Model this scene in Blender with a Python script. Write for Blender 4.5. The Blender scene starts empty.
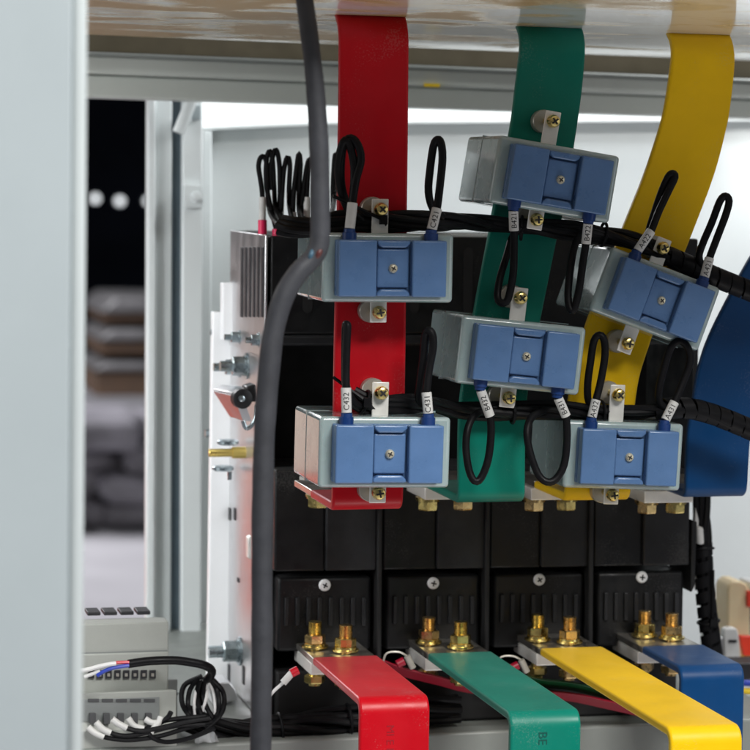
import bpy, bmesh, math, random
from mathutils import Vector, Matrix
random.seed(7)
S = bpy.context.scene
COL = S.collection
PI = math.pi

# ------------------------------------------------------------------ camera
F = 2600.0                       # focal length in pixels of a 750 px frame
VPX, VPY, ROLL = -240.0, 165.0, 0.0125
yaw = math.atan(615.0 / F)
hy = VPY + 615 * ROLL
pitch = -math.atan((375 - hy) / F)
fwd = Vector((math.sin(yaw) * math.cos(pitch), math.cos(yaw) * math.cos(pitch), math.sin(pitch)))
rt0 = Vector((math.cos(yaw), -math.sin(yaw), 0))
up0 = rt0.cross(fwd).normalized()
rt = rt0 * math.cos(ROLL) + up0 * math.sin(ROLL)
up = up0 * math.cos(ROLL) - rt0 * math.sin(ROLL)


def ray(px, py):
    return fwd + rt * ((px - 375) / F) + up * ((375 - py) / F)


CAM = -ray(482, 580) * 1.95      # the origin sits on the breaker's lower front


def at(px, py, Y):
    d = ray(px, py)
    return CAM + d * ((Y - CAM.y) / d.y)


def atz(px, py, z):
    d = ray(px, py)
    return CAM + d * ((z - CAM.z) / d.z)


def atx(px, py, X):
    d = ray(px, py)
    return CAM + d * ((X - CAM.x) / d.x)


cam = bpy.data.objects.new('camera', bpy.data.cameras.new('camera'))
COL.objects.link(cam)
cam.data.sensor_width = 36
cam.data.lens = 36 * F / 750
cam.data.clip_start = 0.05
cam.data.clip_end = 200
M = Matrix.Identity(4)
for i, v in enumerate((rt, up, -fwd)):
    for j in range(3):
        M[j][i] = v[j]
M.translation = CAM
cam.matrix_world = M
cam.data.dof.use_dof = True
cam.data.dof.focus_distance = 1.74
cam.data.dof.aperture_fstop = 12.5
S.camera = cam

# ------------------------------------------------------------------ materials


def mat(name, col, rough=.5, metal=0., var=.12, vscale=30, rvar=.1, bump=.0, bscale=200, spec=.5, coat=0., coatr=.1, sss=0., stretch=None):
    m = bpy.data.materials.new(name)
    m.use_nodes = True
    nt = m.node_tree
    b = nt.nodes['Principled BSDF']
    b.inputs['Metallic'].default_value = metal
    b.inputs['Specular IOR Level'].default_value = spec
    b.inputs['Coat Weight'].default_value = coat
    b.inputs['Coat Roughness'].default_value = coatr
    if sss:
        b.inputs['Subsurface Weight'].default_value = sss
        b.inputs['Subsurface Scale'].default_value = .01
    tc = nt.nodes.new('ShaderNodeTexCoord')
    mp = nt.nodes.new('ShaderNodeMapping')
    if stretch:
        mp.inputs['Scale'].default_value = stretch
    nt.links.new(tc.outputs['Object'], mp.inputs['Vector'])
    n = nt.nodes.new('ShaderNodeTexNoise')
    n.inputs['Scale'].default_value = vscale
    n.inputs['Detail'].default_value = 6
    n.inputs['Roughness'].default_value = .65
    nt.links.new(mp.outputs['Vector'], n.inputs['Vector'])
    r = nt.nodes.new('ShaderNodeValToRGB')
    r.color_ramp.elements[0].position = .3
    r.color_ramp.elements[1].position = .7
    lo = [c * (1 - var) for c in col]
    hi = [min(1, c * (1 + var)) for c in col]
    r.color_ramp.elements[0].color = (*lo, 1)
    r.color_ramp.elements[1].color = (*hi, 1)
    nt.links.new(n.outputs['Fac'], r.inputs['Fac'])
    nt.links.new(r.outputs['Color'], b.inputs['Base Color'])
    n2 = nt.nodes.new('ShaderNodeTexNoise')
    n2.inputs['Scale'].default_value = vscale * 1.7
    n2.inputs['Detail'].default_value = 5
    nt.links.new(mp.outputs['Vector'], n2.inputs['Vector'])
    mr = nt.nodes.new('ShaderNodeMapRange')
    mr.inputs['From Min'].default_value = .3
    mr.inputs['From Max'].default_value = .7
    mr.inputs['To Min'].default_value = max(.02, rough - rvar)
    mr.inputs['To Max'].default_value = min(1, rough + rvar)
    nt.links.new(n2.outputs['Fac'], mr.inputs['Value'])
    nt.links.new(mr.outputs['Result'], b.inputs['Roughness'])
    if bump:
        n3 = nt.nodes.new('ShaderNodeTexNoise')
        n3.inputs['Scale'].default_value = bscale
        n3.inputs['Detail'].default_value = 4
        nt.links.new(mp.outputs['Vector'], n3.inputs['Vector'])
        bp = nt.nodes.new('ShaderNodeBump')
        bp.inputs['Strength'].default_value = bump
        bp.inputs['Distance'].default_value = .001
        nt.links.new(n3.outputs['Fac'], bp.inputs['Height'])
        nt.links.new(bp.outputs['Normal'], b.inputs['Normal'])
    return m


def dusty(m, weight, rough=.45, specks=.10):
    b = m.node_tree.nodes['Principled BSDF']
    b.inputs['Sheen Weight'].default_value = weight
    b.inputs['Sheen Roughness'].default_value = rough
    nt = m.node_tree
    src = b.inputs['Base Color'].links[0].from_socket
    tc = nt.nodes.new('ShaderNodeTexCoord')
    n = nt.nodes.new('ShaderNodeTexNoise')
    n.inputs['Scale'].default_value = 800
    n.inputs['Detail'].default_value = 2
    nt.links.new(tc.outputs['Object'], n.inputs['Vector'])
    n2 = nt.nodes.new('ShaderNodeTexNoise')
    n2.inputs['Scale'].default_value = 28
    n2.inputs['Detail'].default_value = 3
    nt.links.new(tc.outputs['Object'], n2.inputs['Vector'])
    ad = nt.nodes.new('ShaderNodeMath')
    nt.links.new(n.outputs['Fac'], ad.inputs[0])
    nt.links.new(n2.outputs['Fac'], ad.inputs[1])
    mr = nt.nodes.new('ShaderNodeMapRange')      # dust specks in loose patches
    mr.inputs['From Min'].default_value = 1.16
    mr.inputs['From Max'].default_value = 1.32
    mr.inputs['To Max'].default_value = specks
    nt.links.new(ad.outputs[0], mr.inputs['Value'])
    mx = nt.nodes.new('ShaderNodeMix')
    mx.data_type = 'RGBA'
    for q in mx.inputs:
        if q.name == 'B' and q.type == 'RGBA':
            q.default_value = (.45, .44, .42, 1)
        if q.name == 'A' and q.type == 'RGBA':
            nt.links.new(src, q)
    nt.links.new(mr.outputs['Result'], mx.inputs[0])
    nt.links.new([q for q in mx.outputs if q.type == 'RGBA'][0], b.inputs['Base Color'])


def emit(name, col, strength):
    m = bpy.data.materials.new(name)
    m.use_nodes = True
    nt = m.node_tree
    nt.nodes.clear()
    e = nt.nodes.new('ShaderNodeEmission')
    e.inputs['Color'].default_value = (*col, 1)
    e.inputs['Strength'].default_value = strength
    o = nt.nodes.new('ShaderNodeOutputMaterial')
    nt.links.new(e.outputs['Emission'], o.inputs['Surface'])
    return m


def board_mat():
    """varnished board: tan streaks and pale worn film, glossy at grazing view"""
    m = bpy.data.materials.new('varnished_board')
    m.use_nodes = True
    nt = m.node_tree
    b = nt.nodes['Principled BSDF']
    tc = nt.nodes.new('ShaderNodeTexCoord')
    mp = nt.nodes.new('ShaderNodeMapping')
    mp.inputs['Scale'].default_value = (4.0, 5.0, 2)
    mp.inputs['Rotation'].default_value = (0, 0, .30)
    nt.links.new(tc.outputs['Object'], mp.inputs['Vector'])
    n = nt.nodes.new('ShaderNodeTexNoise')
    n.inputs['Scale'].default_value = 2.6
    n.inputs['Detail'].default_value = 5
    n.inputs['Roughness'].default_value = .5
    n.inputs['Distortion'].default_value = .8
    nt.links.new(mp.outputs['Vector'], n.inputs['Vector'])
    r = nt.nodes.new('ShaderNodeValToRGB')
    e = r.color_ramp.elements
    e[0].position = .44
    e[0].color = (.43, .29, .125, 1)
    e[1].position = .60
    e[1].color = (.84, .82, .78, 1)
    k = e.new(.485)
    k.color = (.60, .47, .28, 1)
    sx = nt.nodes.new('ShaderNodeSeparateXYZ')
    nt.links.new(tc.outputs['Object'], sx.inputs['Vector'])
    mr = nt.nodes.new('ShaderNodeMapRange')      # the stain lies towards the left end of the board
    mr.inputs['From Min'].default_value = -.25
    mr.inputs['From Max'].default_value = .05
    mr.inputs['To Min'].default_value = -.10
    mr.inputs['To Max'].default_value = .085
    nt.links.new(sx.outputs['X'], mr.inputs['Value'])
    ad = nt.nodes.new('ShaderNodeMath')
    nt.links.new(n.outputs['Fac'], ad.inputs[0])
    nt.links.new(mr.outputs['Result'], ad.inputs[1])
    nt.links.new(ad.outputs[0], r.inputs['Fac'])
    nt.links.new(r.outputs['Color'], b.inputs['Base Color'])
    n2 = nt.nodes.new('ShaderNodeTexNoise')
    n2.inputs['Scale'].default_value = 9
    n2.inputs['Detail'].default_value = 6
    nt.links.new(mp.outputs['Vector'], n2.inputs['Vector'])
    bp = nt.nodes.new('ShaderNodeBump')
    bp.inputs['Strength'].default_value = .010
    bp.inputs['Distance'].default_value = .001
    nt.links.new(n2.outputs['Fac'], bp.inputs['Height'])
    nt.links.new(bp.outputs['Normal'], b.inputs['Normal'])
    rg = nt.nodes.new('ShaderNodeMapRange')      # the tan stain has lost its gloss
    rg.inputs['From Min'].default_value = .42
    rg.inputs['From Max'].default_value = .56
    rg.inputs['To Min'].default_value = .42
    rg.inputs['To Max'].default_value = .09
    nt.links.new(ad.outputs[0], rg.inputs['Value'])
    nt.links.new(rg.outputs['Result'], b.inputs['Roughness'])
    b.inputs['Metallic'].default_value = .1
    b.inputs['Specular IOR Level'].default_value = .10
    return m


MT = dict(
    paint=mat('grey_paint', (.41, .465, .485), .42, var=.03, vscale=9, bump=.05, bscale=320),
    paint_white=mat('white_paint', (.76, .80, .80), .4, var=.03, vscale=9, bump=.04, bscale=320),
    base_paint=mat('base_paint', (.215, .23, .215), .42, var=.06, vscale=18, bump=.05, bscale=300),
    beam=mat('beam_paint', (.60, .63, .585), .38, var=.04, vscale=14, bump=.04, bscale=300),
    gasket=mat('gasket', (.10, .135, .16), .6, var=.1),
    brown=mat('shadow_brown', (.042, .036, .024), .8, var=.2, vscale=20, spec=.1, stretch=(1, 6, 1)),  # shade of the gap behind the board, put into the colour
    black=mat('black_plastic', (.0040, .0043, .0050), .48, var=.4, vscale=45, rvar=.16, bump=.12, bscale=900, spec=.35),
    black2=mat('black_plastic_worn', (.0075, .0080, .0098), .54, var=.7, vscale=34, rvar=.14, bump=.15, bscale=800, spec=.45),
    cavity=mat('black_cavity', (.004, .004, .0045), .7, var=.2),
    wire=mat('black_wire', (.007, .007, .008), .42, var=.2, vscale=90, bump=.05, bscale=500, spec=.14),
    greycable=mat('grey_cable', (.036, .038, .045), .6, var=.22, vscale=60, rvar=.12, bump=.12, bscale=260),
    steel=mat('galvanised_steel', (.76, .76, .77), .36, .97, var=.06, vscale=22, rvar=.07, bump=.03, bscale=160),
    zinc=mat('zinc_bolt', (.42, .50, .53), .28, 1., var=.25, vscale=120),
    brass=mat('yellow_zinc', (.80, .60, .22), .26, 1., var=.35, vscale=130, rvar=.12),
    copper=mat('copper_tone_zinc', (.78, .555, .25), .27, 1., var=.3, vscale=130, rvar=.12),
    tin=mat('tinned_copper', (.74, .70, .64), .36, 1., var=.08, vscale=60, rvar=.09, bump=.03, bscale=200),
    tab=mat('nickel_tab', (.86, .84, .79), .38, .3, var=.06, vscale=80),
    washer=mat('fibre_washer', (.44, .42, .37), .4, .5, var=.15, vscale=90),
    red=mat('red_sleeve', (.52, .0004, .008), .38, var=.09, vscale=18, bump=.16, bscale=55, spec=.28),
    green=mat('green_sleeve', (.0, .185, .13), .38, var=.09, vscale=18, bump=.16, bscale=55, spec=.28),
    yellow=mat('yellow_sleeve', (.86, .53, .001), .40, var=.06, vscale=18, bump=.16, bscale=55, spec=.25),
    blue=mat('blue_sleeve', (.001, .044, .15), .40, var=.09, vscale=18, bump=.16, bscale=55, spec=.25),
    ctbody=mat('frosted_housing', (.31, .395, .395), .24, var=.06, vscale=34, rvar=.08, bump=.03, bscale=120, coat=1.0, coatr=.06, sss=.12),
    ctblue=mat('blue_cover', (.085, .168, .335), .30, var=.09, vscale=40, rvar=.08, bump=.06, bscale=500),
    boot=mat('blue_boot', (.004, .035, .16), .45, var=.1),
    sleeve=mat('white_sleeve', (.62, .62, .60), .5, var=.05, vscale=120),
    ink=mat('black_ink', (.01, .01, .012), .6, var=0),
    greenink=mat('dark_green_ink', (.0, .075, .06), .5, var=0),
    redink=mat('dark_red_ink', (.33, .0, .008), .5, var=0),
    pink=mat('pink_ferrule', (.80, .02, .11), .4, var=.05),
    din=mat('module_grey', (.37, .385, .355), .5, var=.05, vscale=40, bump=.08, bscale=600),
    din_dark=mat('module_dark_grey', (.22, .235, .23), .5, var=.06),  # darker grey of the groove, label recess and end block
    recess=mat('recess_grey', (.07, .072, .075), .6, var=.1),
    slot=mat('slot_black', (.02, .02, .024), .5, var=.1),
    whitewire=mat('white_wire', (.72, .72, .71), .42, var=.04),
    redwire=mat('red_wire', (.60, .004, .02), .35, var=.05),
    bluewire=mat('blue_wire', (.01, .04, .38), .4, var=.05),
    greenwire=mat('green_wire', (.0, .15, .03), .35, var=.05),
    yellowwire=mat('yellow_wire', (.8, .55, .02), .4, var=.05),
    brownwire=mat('brown_wire', (.20, .035, .02), .4, var=.05),
    cream=mat('cream_plastic', (.86, .69, .43), .5, var=.04, sss=.1),
    brasspin=mat('brass_pin', (.72, .55, .16), .32, .8, var=.1),
    redclip=mat('red_clip', (.80, .05, .02), .4, var=.05),
    floor=mat('hall_floor', (.44, .43, .455), .4, var=.10, vscale=1.2),
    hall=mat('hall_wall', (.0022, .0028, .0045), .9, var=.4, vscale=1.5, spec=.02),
    wrap=mat('white_wrap', (.115, .112, .115), .4, var=.35, vscale=7),
    timber=mat('timber', (.07, .038, .02), .7, var=.3, vscale=8),
    lilac=mat('lilac_sheeting', (.16, .153, .172), .6, var=.55, vscale=4, stretch=(1, 1, 2.5)),
    orange=mat('orange_paint', (.85, .13, .06), .4, var=.05),
    peach=mat('peach_paint', (.72, .52, .42), .45, var=.05),
    coreblue=mat('pale_blue_core', (.04, .10, .15), .5, var=.1),
    corebrown=mat('brown_core', (.08, .02, .018), .5, var=.1),
    platewhite=mat('plate_white', (.92, .93, .94), .4, var=.02),
    darkred=mat('shaded_red_cable', (.26, .001, .016), .4, var=.06),  # red darkened for the shade behind the lower bars
    darkgreen=mat('shaded_green_cable', (.0, .055, .014), .4, var=.06),  # green darkened for the same shade
    brightscrew=mat('bright_screw', (.85, .78, .58), .3, .7, var=.15, vscale=120),
    lip=mat('lit_lip_grey', (.52, .57, .575), .42, var=.03, vscale=9),  # post grey made lighter, the light on the fold put into colour
    lamp=emit('lamp_glow', (.93, .97, 1), 1.5),
    board=board_mat(),
)
for k_ in ('red', 'green', 'yellow', 'blue'):
    dusty(MT[k_], .10)
for k_ in ('black', 'black2'):
    dusty(MT[k_], .03, .45, .05)
film = bpy.data.materials.new('clear_film')
film.use_nodes = True
_b = film.node_tree.nodes['Principled BSDF']
_b.inputs['Base Color'].default_value = (.85, .87, .9, 1)
_b.inputs['Roughness'].default_value = .12
_b.inputs['Alpha'].default_value = .55
MT['film'] = film

# ------------------------------------------------------------------ object helpers


def thing(name, label, cat, loc=(0, 0, 0), group=None, kind=None):
    o = bpy.data.objects.new(name, None)
    COL.objects.link(o)
    o.location = loc
    o.empty_display_size = .01
    o['label'] = label
    o['category'] = cat
    if group:
        o['group'] = group
    if kind:
        o['kind'] = kind
    return o


def tag(o, label, cat, group=None, kind=None):
    o['label'] = label
    o['category'] = cat
    if group:
        o['group'] = group
    if kind:
        o['kind'] = kind
    return o


def root_of(o):
    while o.parent:
        o = o.parent
    return o


def obj(name, bm, m, parent=None, local=False, bevel=0, segs=2, smooth=38, label=None):
    """bm is in world coordinates unless local; one mesh object"""
    bmesh.ops.recalc_face_normals(bm, faces=bm.faces)
    me = bpy.data.meshes.new(name)
    bm.to_mesh(me)
    bm.free()
    me.materials.append(MT[m] if isinstance(m, str) else m)
    o = bpy.data.objects.new(name, me)
    COL.objects.link(o)
    if parent:
        o.parent = parent
        if not local:
            L = root_of(parent).location
            for v in me.vertices:
                v.co -= L
    else:
        if not local:
            lo = Vector((min(v.co.x for v in me.vertices) + max(v.co.x for v in me.vertices),
                         min(v.co.y for v in me.vertices) + max(v.co.y for v in me.vertices),
                         2 * min(v.co.z for v in me.vertices))) / 2
            for v in me.vertices:
                v.co -= lo
            o.location = lo
    for p in me.polygons:
        p.use_smooth = True
    me.set_sharp_from_angle(angle=math.radians(smooth))
    if bevel:
        md = o.modifiers.new('bevel', 'BEVEL')
        md.width = bevel
        md.segments = segs
        md.limit_method = 'ANGLE'
        md.angle_limit = math.radians(40)
        md.harden_normals = False
    if label:
        o['label'] = label
    return o


def BM():
    return bmesh.new()


def add_poly(bm, pts, vec):
    """prism: polygon pts swept by vec"""
    vec = Vector(vec)
    a = [bm.verts.new(Vector(p)) for p in pts]
    b = [bm.verts.new(Vector(p) + vec) for p in pts]
    n = len(pts)
    bm.faces.new(a)
    bm.faces.new(b[::-1])
    for i in range(n):
        j = (i + 1) % n
        bm.faces.new((a[i], b[i], b[j], a[j]))
    return bm


def slab(pxs, Y, th, bm=None):
    """polygon of image points standing at depth Y, swept back by th"""
    bm = bm or BM()
    return add_poly(bm, [at(x, y, Y) for x, y in pxs], (0, th, 0))


def add_box(bm, c, s, R=None):
    c = Vector(c)
    h = Vector(s) / 2
    vs = []
    for sx in (-1, 1):
        for sy in (-1, 1):
            for sz in (-1, 1):
                v = Vector((h.x * sx, h.y * sy, h.z * sz))
                if R is not None:
                    v = R @ v
                vs.append(bm.verts.new(c + v))
    for f in ((0, 1, 3, 2), (4, 6, 7, 5), (0, 4, 5, 1), (2, 3, 7, 6), (0, 2, 6, 4), (1, 5, 7, 3)):
        bm.faces.new([vs[i] for i in f])
    return bm


def frame_for(d):
    d = d.normalized()
    a = Vector((0, 0, 1)) if abs(d.z) < .9 else Vector((1, 0, 0))
    u = d.cross(a).normalized()
    return u, d.cross(u).normalized()


def add_lathe(bm, p0, d, prof, seg=24, phase=0):
    """prof: (distance along d, radius)"""
    p0 = Vector(p0)
    d = Vector(d).normalized()
    u, w = frame_for(d)
    rings = []
    for t, r in prof:
        rings.append([bm.verts.new(p0 + d * t + (u * math.cos(a) + w * math.sin(a)) * max(r, 1e-5))
                      for a in [phase + 2 * PI * k / seg for k in range(seg)]])
    for A, B in zip(rings, rings[1:]):
        for k in range(seg):
            bm.faces.new((A[k], A[(k + 1) % seg], B[(k + 1) % seg], B[k]))
    bm.faces.new(rings[0])
    bm.faces.new(rings[-1][::-1])
    return bm


def spline(pts, step=.002):
    """Catmull-Rom through pts"""
    pts = [Vector(p) for p in pts]
    if len(pts) == 2:
        return [pts[0].lerp(pts[1], k / 4) for k in range(5)]
    P = [pts[0] * 2 - pts[1]] + pts + [pts[-1] * 2 - pts[-2]]
    out = []
    for i in range(1, len(P) - 2):
        a, b, c, d = P[i - 1:i + 3]
        n = max(3, min(24, int((c - b).length / step)))
        for k in range(n):
            t = k / n
            out.append(.5 * ((2 * b) + (c - a) * t + (2 * a - 5 * b + 4 * c - d) * t * t + (3 * b - a - 3 * c + d) * t ** 3))
    out.append(pts[-1])
    return out


def add_tube(bm, pts, r, seg=10, smooth=True, step=.003):
    P = spline(pts, step) if smooth else [Vector(p) for p in pts]
    rr = r if callable(r) else (lambda t: r)
    T = []
    for i in range(len(P)):
        a = P[max(0, i - 1)]
        b = P[min(len(P) - 1, i + 1)]
        T.append((b - a).normalized())
    u, w = frame_for(T[0])
    rings = []
    for i, p in enumerate(P):
        t = T[i]
        u = (u - t * u.dot(t)).normalized()
        w = t.cross(u)
        R = rr(i / (len(P) - 1))
        rings.append([bm.verts.new(p + (u * math.cos(a) + w * math.sin(a)) * R) for a in [2 * PI * k / seg for k in range(seg)]])
    for A, B in zip(rings, rings[1:]):
        for k in range(seg):
            bm.faces.new((A[k], A[(k + 1) % seg], B[(k + 1) % seg], B[k]))
    bm.faces.new(rings[0][::-1])
    bm.faces.new(rings[-1])
    return bm


def text_bm(s, size, xdir, ydir, origin, depth=.0002):
    """lettering standing at origin (centre), running along xdir, letters upright along ydir"""
    cu = bpy.data.curves.new('lettering', 'FONT')
    cu.body = s
    cu.size = size
    cu.align_x = 'CENTER'
    cu.align_y = 'CENTER'
    cu.extrude = depth
    cu.resolution_u = 3
    o = bpy.data.objects.new('lettering', cu)
    COL.objects.link(o)
    dg = bpy.context.evaluated_depsgraph_get()
    me = bpy.data.meshes.new_from_object(o.evaluated_get(dg))
    bpy.data.objects.remove(o)
    bpy.data.curves.remove(cu)
    xdir = Vector(xdir).normalized()
    ydir = Vector(ydir).normalized()
    z = xdir.cross(ydir)
    bm = BM()
    bm.from_mesh(me)
    bpy.data.meshes.remove(me)
    for v in bm.verts:
        v.co = Vector(origin) + xdir * v.co.x + ydir * v.co.y + z * v.co.z
    return bm


def px_path(pts, Y):
    """image points (x, y[, dY]) at depth Y"""
    return [at(p[0], p[1], Y + (p[2] if len(p) > 2 else 0)) for p in pts]


def strip_mesh(rows):
    """bar from rows of (left, right, thickness vector)"""
    bm = BM()
    R = []
    for L, Rr, t in rows:
        R.append([bm.verts.new(L), bm.verts.new(Rr), bm.verts.new(Rr + t), bm.verts.new(L + t)])
    for A, B in zip(R, R[1:]):
        for k in range(4):
            bm.faces.new((A[k], A[(k + 1) % 4], B[(k + 1) % 4], B[k]))
    bm.faces.new(R[0][::-1])
    bm.faces.new(R[-1])
    return bm


# ------------------------------------------------------------------ switchgear cabinet (frame, panels, board)
FLOOR_Z = CAM.z - 1.25
cab = thing('switchgear_cabinet', 'pale grey painted steel cabinet frame with posts, beams and board round the breaker', 'cabinet', at(375, 740, .2))
PY = -.70
# near left post: flat face, folded lip on its right edge
bm = slab([(-260, -40), (72.6, -40), (67.4, 790), (-260, 790)], PY, .05)
obj('front_post', bm, 'paint', cab, bevel=.0008)
bm = slab([(72.6, -40), (88.5, -40), (83, 790), (67.4, 790)], PY + .0012, .06)
obj('post_lip', bm, 'lip', cab, bevel=.0036, segs=5)
# rear left post, made of folded strips, and a dark gasket
RY = .42
bm = slab([(148, 80), (156, 80), (154, 800), (146, 800)], RY, .015)
slab([(156.1, 80), (172.5, 80), (170.5, 800), (154.1, 800)], RY + .012, .05, bm)
obj('rear_post', bm, 'paint_white', cab, bevel=.0015)
bm = slab([(172.6, 80), (182.6, 80), (180.6, 800), (170.6, 800)], RY + .02, .04)
obj('gasket', bm, 'gasket', cab)
bm = slab([(182.7, 80), (203, 80), (201, 800), (180.7, 800)], RY + .010, .05)
obj('hinge_strip', bm, 'paint_white', cab, bevel=.0015)
# white stay rod and latches on the rear post
bm = add_tube(BM(), [at(178.5, 133, RY - .012), at(182, 124, RY - .012), at(190, 104, RY - .012), at(197, 84, RY - .012)], .0054, 14)
obj('stay_rod', bm, 'paint_white', cab)
bm = slab([(184, 185), (203, 185), (203, 208), (184, 208)], RY + .002, .008)
add_lathe(bm, at(196, 197, RY + .002), (0, -1, 0), [(0, .005), (.006, .005), (.007, .0035)], 14)
obj('latch', bm, 'paint_white', cab, bevel=.0008)
bm = slab([(193, 105), (201, 105), (201, 120), (193, 120)], RY + .001, .009)
obj('latch', bm, 'paint', cab, bevel=.0008)
# rear panel, with a turned rim along its top
bm = slab([(203, 131), (330, 125), (790, 121), (790, 830), (199, 830)], .50, .004)
obj('back_panel', bm, 'paint_white', cab)
bm = slab([(202.5, 127), (330, 121), (790, 117), (790, 121), (330, 125), (202.5, 131)], .485, .02)
slab([(203, 131), (212, 131), (208, 830), (199, 830)], .485, .015, bm)
obj('panel_rim', bm, 'paint_white', cab, bevel=.001)
# outer rear wall seen above the panel
bm = slab([(183, 40), (800, 40), (800, 200), (183, 200)], .85, .01)
obj('rear_wall', bm, 'paint_white', cab)
# header beams
bm = slab([(60, 50.5), (800, 81), (800, 85), (60, 55)], .285, .05)
obj('beam_flange', bm, 'base_paint', cab, bevel=.001)
bm = slab([(60, 55.2), (800, 85.2), (800, 100), (60, 72)], .29, .05)
obj('header_beam', bm, 'beam', cab, bevel=.0015)
bm = slab([(60, 74), (800, 102), (800, 120), (60, 96)], .315, .05)
obj('header_beam', bm, 'beam', cab, bevel=.0015)
bm = slab([(60, 20), (800, 45), (800, 80), (60, 50)], .33, .04)
obj('shadow_gap_slab', bm, 'brown', cab)  # dark slab stands for the shaded gap above the beams
bm = slab([(424.5, 83.2), (440, 83.8), (440, 87.2), (424.5, 86.6)], .287, .003)
obj('marker_tag', bm, 'yellowwire', cab)

# varnished board over the bars: its underside shows
YB_RED, YB_GREEN, YB_YEL, YB_BLUE = None, None, None, None


def y_for_width(xl, xr, y, w):
    a = at(xl, y, 0)
    b = at(xr, y, 0)
    k = w / (b - a).length
    return CAM.y * (1 - k)


BW = .0478
YB_RED = y_for_width(333, 403.5, 505, BW)
YB_GREEN = y_for_width(458.5, 525.3, 500, BW)
YB_YEL = y_for_width(566, 631, 500, BW)
YB_BLUE = YB_YEL + .035
P1 = at(374, 15, YB_RED)
P2 = at(706, 33.5, YB_YEL)
nrm = (P2 - P1).cross(Vector((0, 1, 0)))
nrm.normalize()


def at_board(px, py):
    d = ray(px, py)
    return CAM + d * ((P1 - CAM).dot(nrm) / d.dot(nrm))


bl = at_board(60, 33.5)
br = at_board(800, 63)
dirr = (br - bl).normalized()
bl = bl - dirr * .15
br = br + dirr * .15
yfr = -.47
pts = [bl, br, br + Vector((0, yfr - br.y, 0)), bl + Vector((0, yfr - bl.y, 0))]
upn = nrm if nrm.z > 0 else -nrm
bm = add_poly(BM(), pts, upn * .018)
obj('top_board', bm, 'board', cab, bevel=.001)
bm = add_poly(BM(), [bl + Vector((-.3, -.10, .024)), br + Vector((.3, -.10, .024)), Vector((br.x + .3, .262, br.z + .024)), Vector((bl.x - .3, .262, bl.z + .024))], upn * .004)
obj('light_block_plate', bm, 'base_paint', cab)  # added unseen plate, keeps the rear lamp off the breaker top

# base shelf with its front beam
zb = at(283, 741, -.03).z
fl = atz(60, 751, zb)
fr = atz(790, 717, zb)
bm = add_poly(BM(), [fl, fr, fr + Vector((0, .5, 0)), fl + Vector((0, .5, 0))], (0, 0, -.08))
obj('base_beam', bm, 'base_paint', cab, bevel=.002)
SHELF_Z = zb

# ------------------------------------------------------------------ circuit breaker
brk = thing('circuit_breaker', 'large black four-pole circuit breaker with galvanised side plate, behind the coloured bars', 'circuit breaker', at(482, 660, .1))
YU = .034
xl_u = at(270, 236, YU)
xr_u = at(700, 243, YU)
ztop = at(270, 236, YU).z
zshelf = SHELF_Z
XL = at(274, 575, 0).x
XR = at(691, 570, 0).x
DEP = .17
XRU = at(699, 330, YU).x
# top body
z333 = at(400, 334, YU).z
z345 = at(400, 346, YU).z
zc_top = at(482, 506, 0).z
z_c_bot = at(482, 572, 0).z
bm = BM()
add_box(bm, ((XL + XRU) / 2, YU + DEP / 2, (ztop + z333) / 2), (XRU - XL - .004, DEP, ztop - z333))
o_body = obj('body', bm, 'black', brk, bevel=.0015)
bm = BM()
add_box(bm, ((XL + XRU) / 2, YU - .002 + DEP / 2, (z333 + z345) / 2 - .0002), (XRU - XL - .006, DEP - .002, z333 - z345 - .001))
obj('front_ledge', bm, 'black2', brk, bevel=.002)
bm = BM()
add_box(bm, ((XL + XR) / 2, .075 + DEP / 2, (z345 + zshelf) / 2), (XR - XL - .008, DEP - .05, z345 - zshelf - .002))
obj('rear_housing', bm, 'cavity', brk)
bm = BM()
zlo = at(480, 500, .034).z
add_box(bm, (XRU - .002, .034 + .105, (z345 + zlo) / 2), (.004, .21, z345 - zlo))
obj('end_panel', bm, 'black2', brk, bevel=.0008)
zbase = at(482, 664, .012).z
bm = BM()
add_box(bm, ((XL + XR) / 2, .012 + .03, (zbase + zshelf) / 2), (XR - XL - .01, .06, zbase - zshelf - .001))
obj('base_block', bm, 'cavity', brk, bevel=.002)
# upright slots in the top panel
for px in (308, 340, 415, 468, 520, 573, 628, 668):
    b2 = at(px, 268, YU)
    bm = BM()
    pts = []
    for k in range(9):
        a = PI * k / 8
        pts.append(b2 + Vector((.0036 * math.cos(a), -.0006, .012 + .0036 * math.sin(a))))
    for k in range(9):
        a = PI + PI * k / 8
        pts.append(b2 + Vector((.0036 * math.cos(a), -.0006, -.030 + .0036 * math.sin(a))))
    add_poly(bm, pts, (0, .01, 0))
    obj('vent_slot', bm, 'cavity', brk)
# pale strip on the top rear edge
bm = BM()
add_box(bm, ((XL + XR) / 2 + .01, YU + .012, ztop + .0012), (XR - XL - .05, .014, .0022))
obj('top_strip', bm, 'paint_white', brk, bevel=.0004)
# pole covers
edges = [(275, 326, 377.5), (383.5, 437.5, 486), (490.5, 541.5, 589.5), (594.5, 643.5, 690)]
for (a, b, c) in edges:
    for (x0, x1, dy, m) in ((a, b - .5, .0035, 'black'), (b + .3, c, 0, 'black2')):
        bm = slab([(x0 + .4, 470), (x1 + .4, 470), (x1 - .6, 572 - .0165 * (x1 - 275)), (x0 - .6, 572 - .0165 * (x0 - 275))], dy, .08)
        obj('pole_cover', bm, m, brk, bevel=.0016, segs=3)
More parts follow.
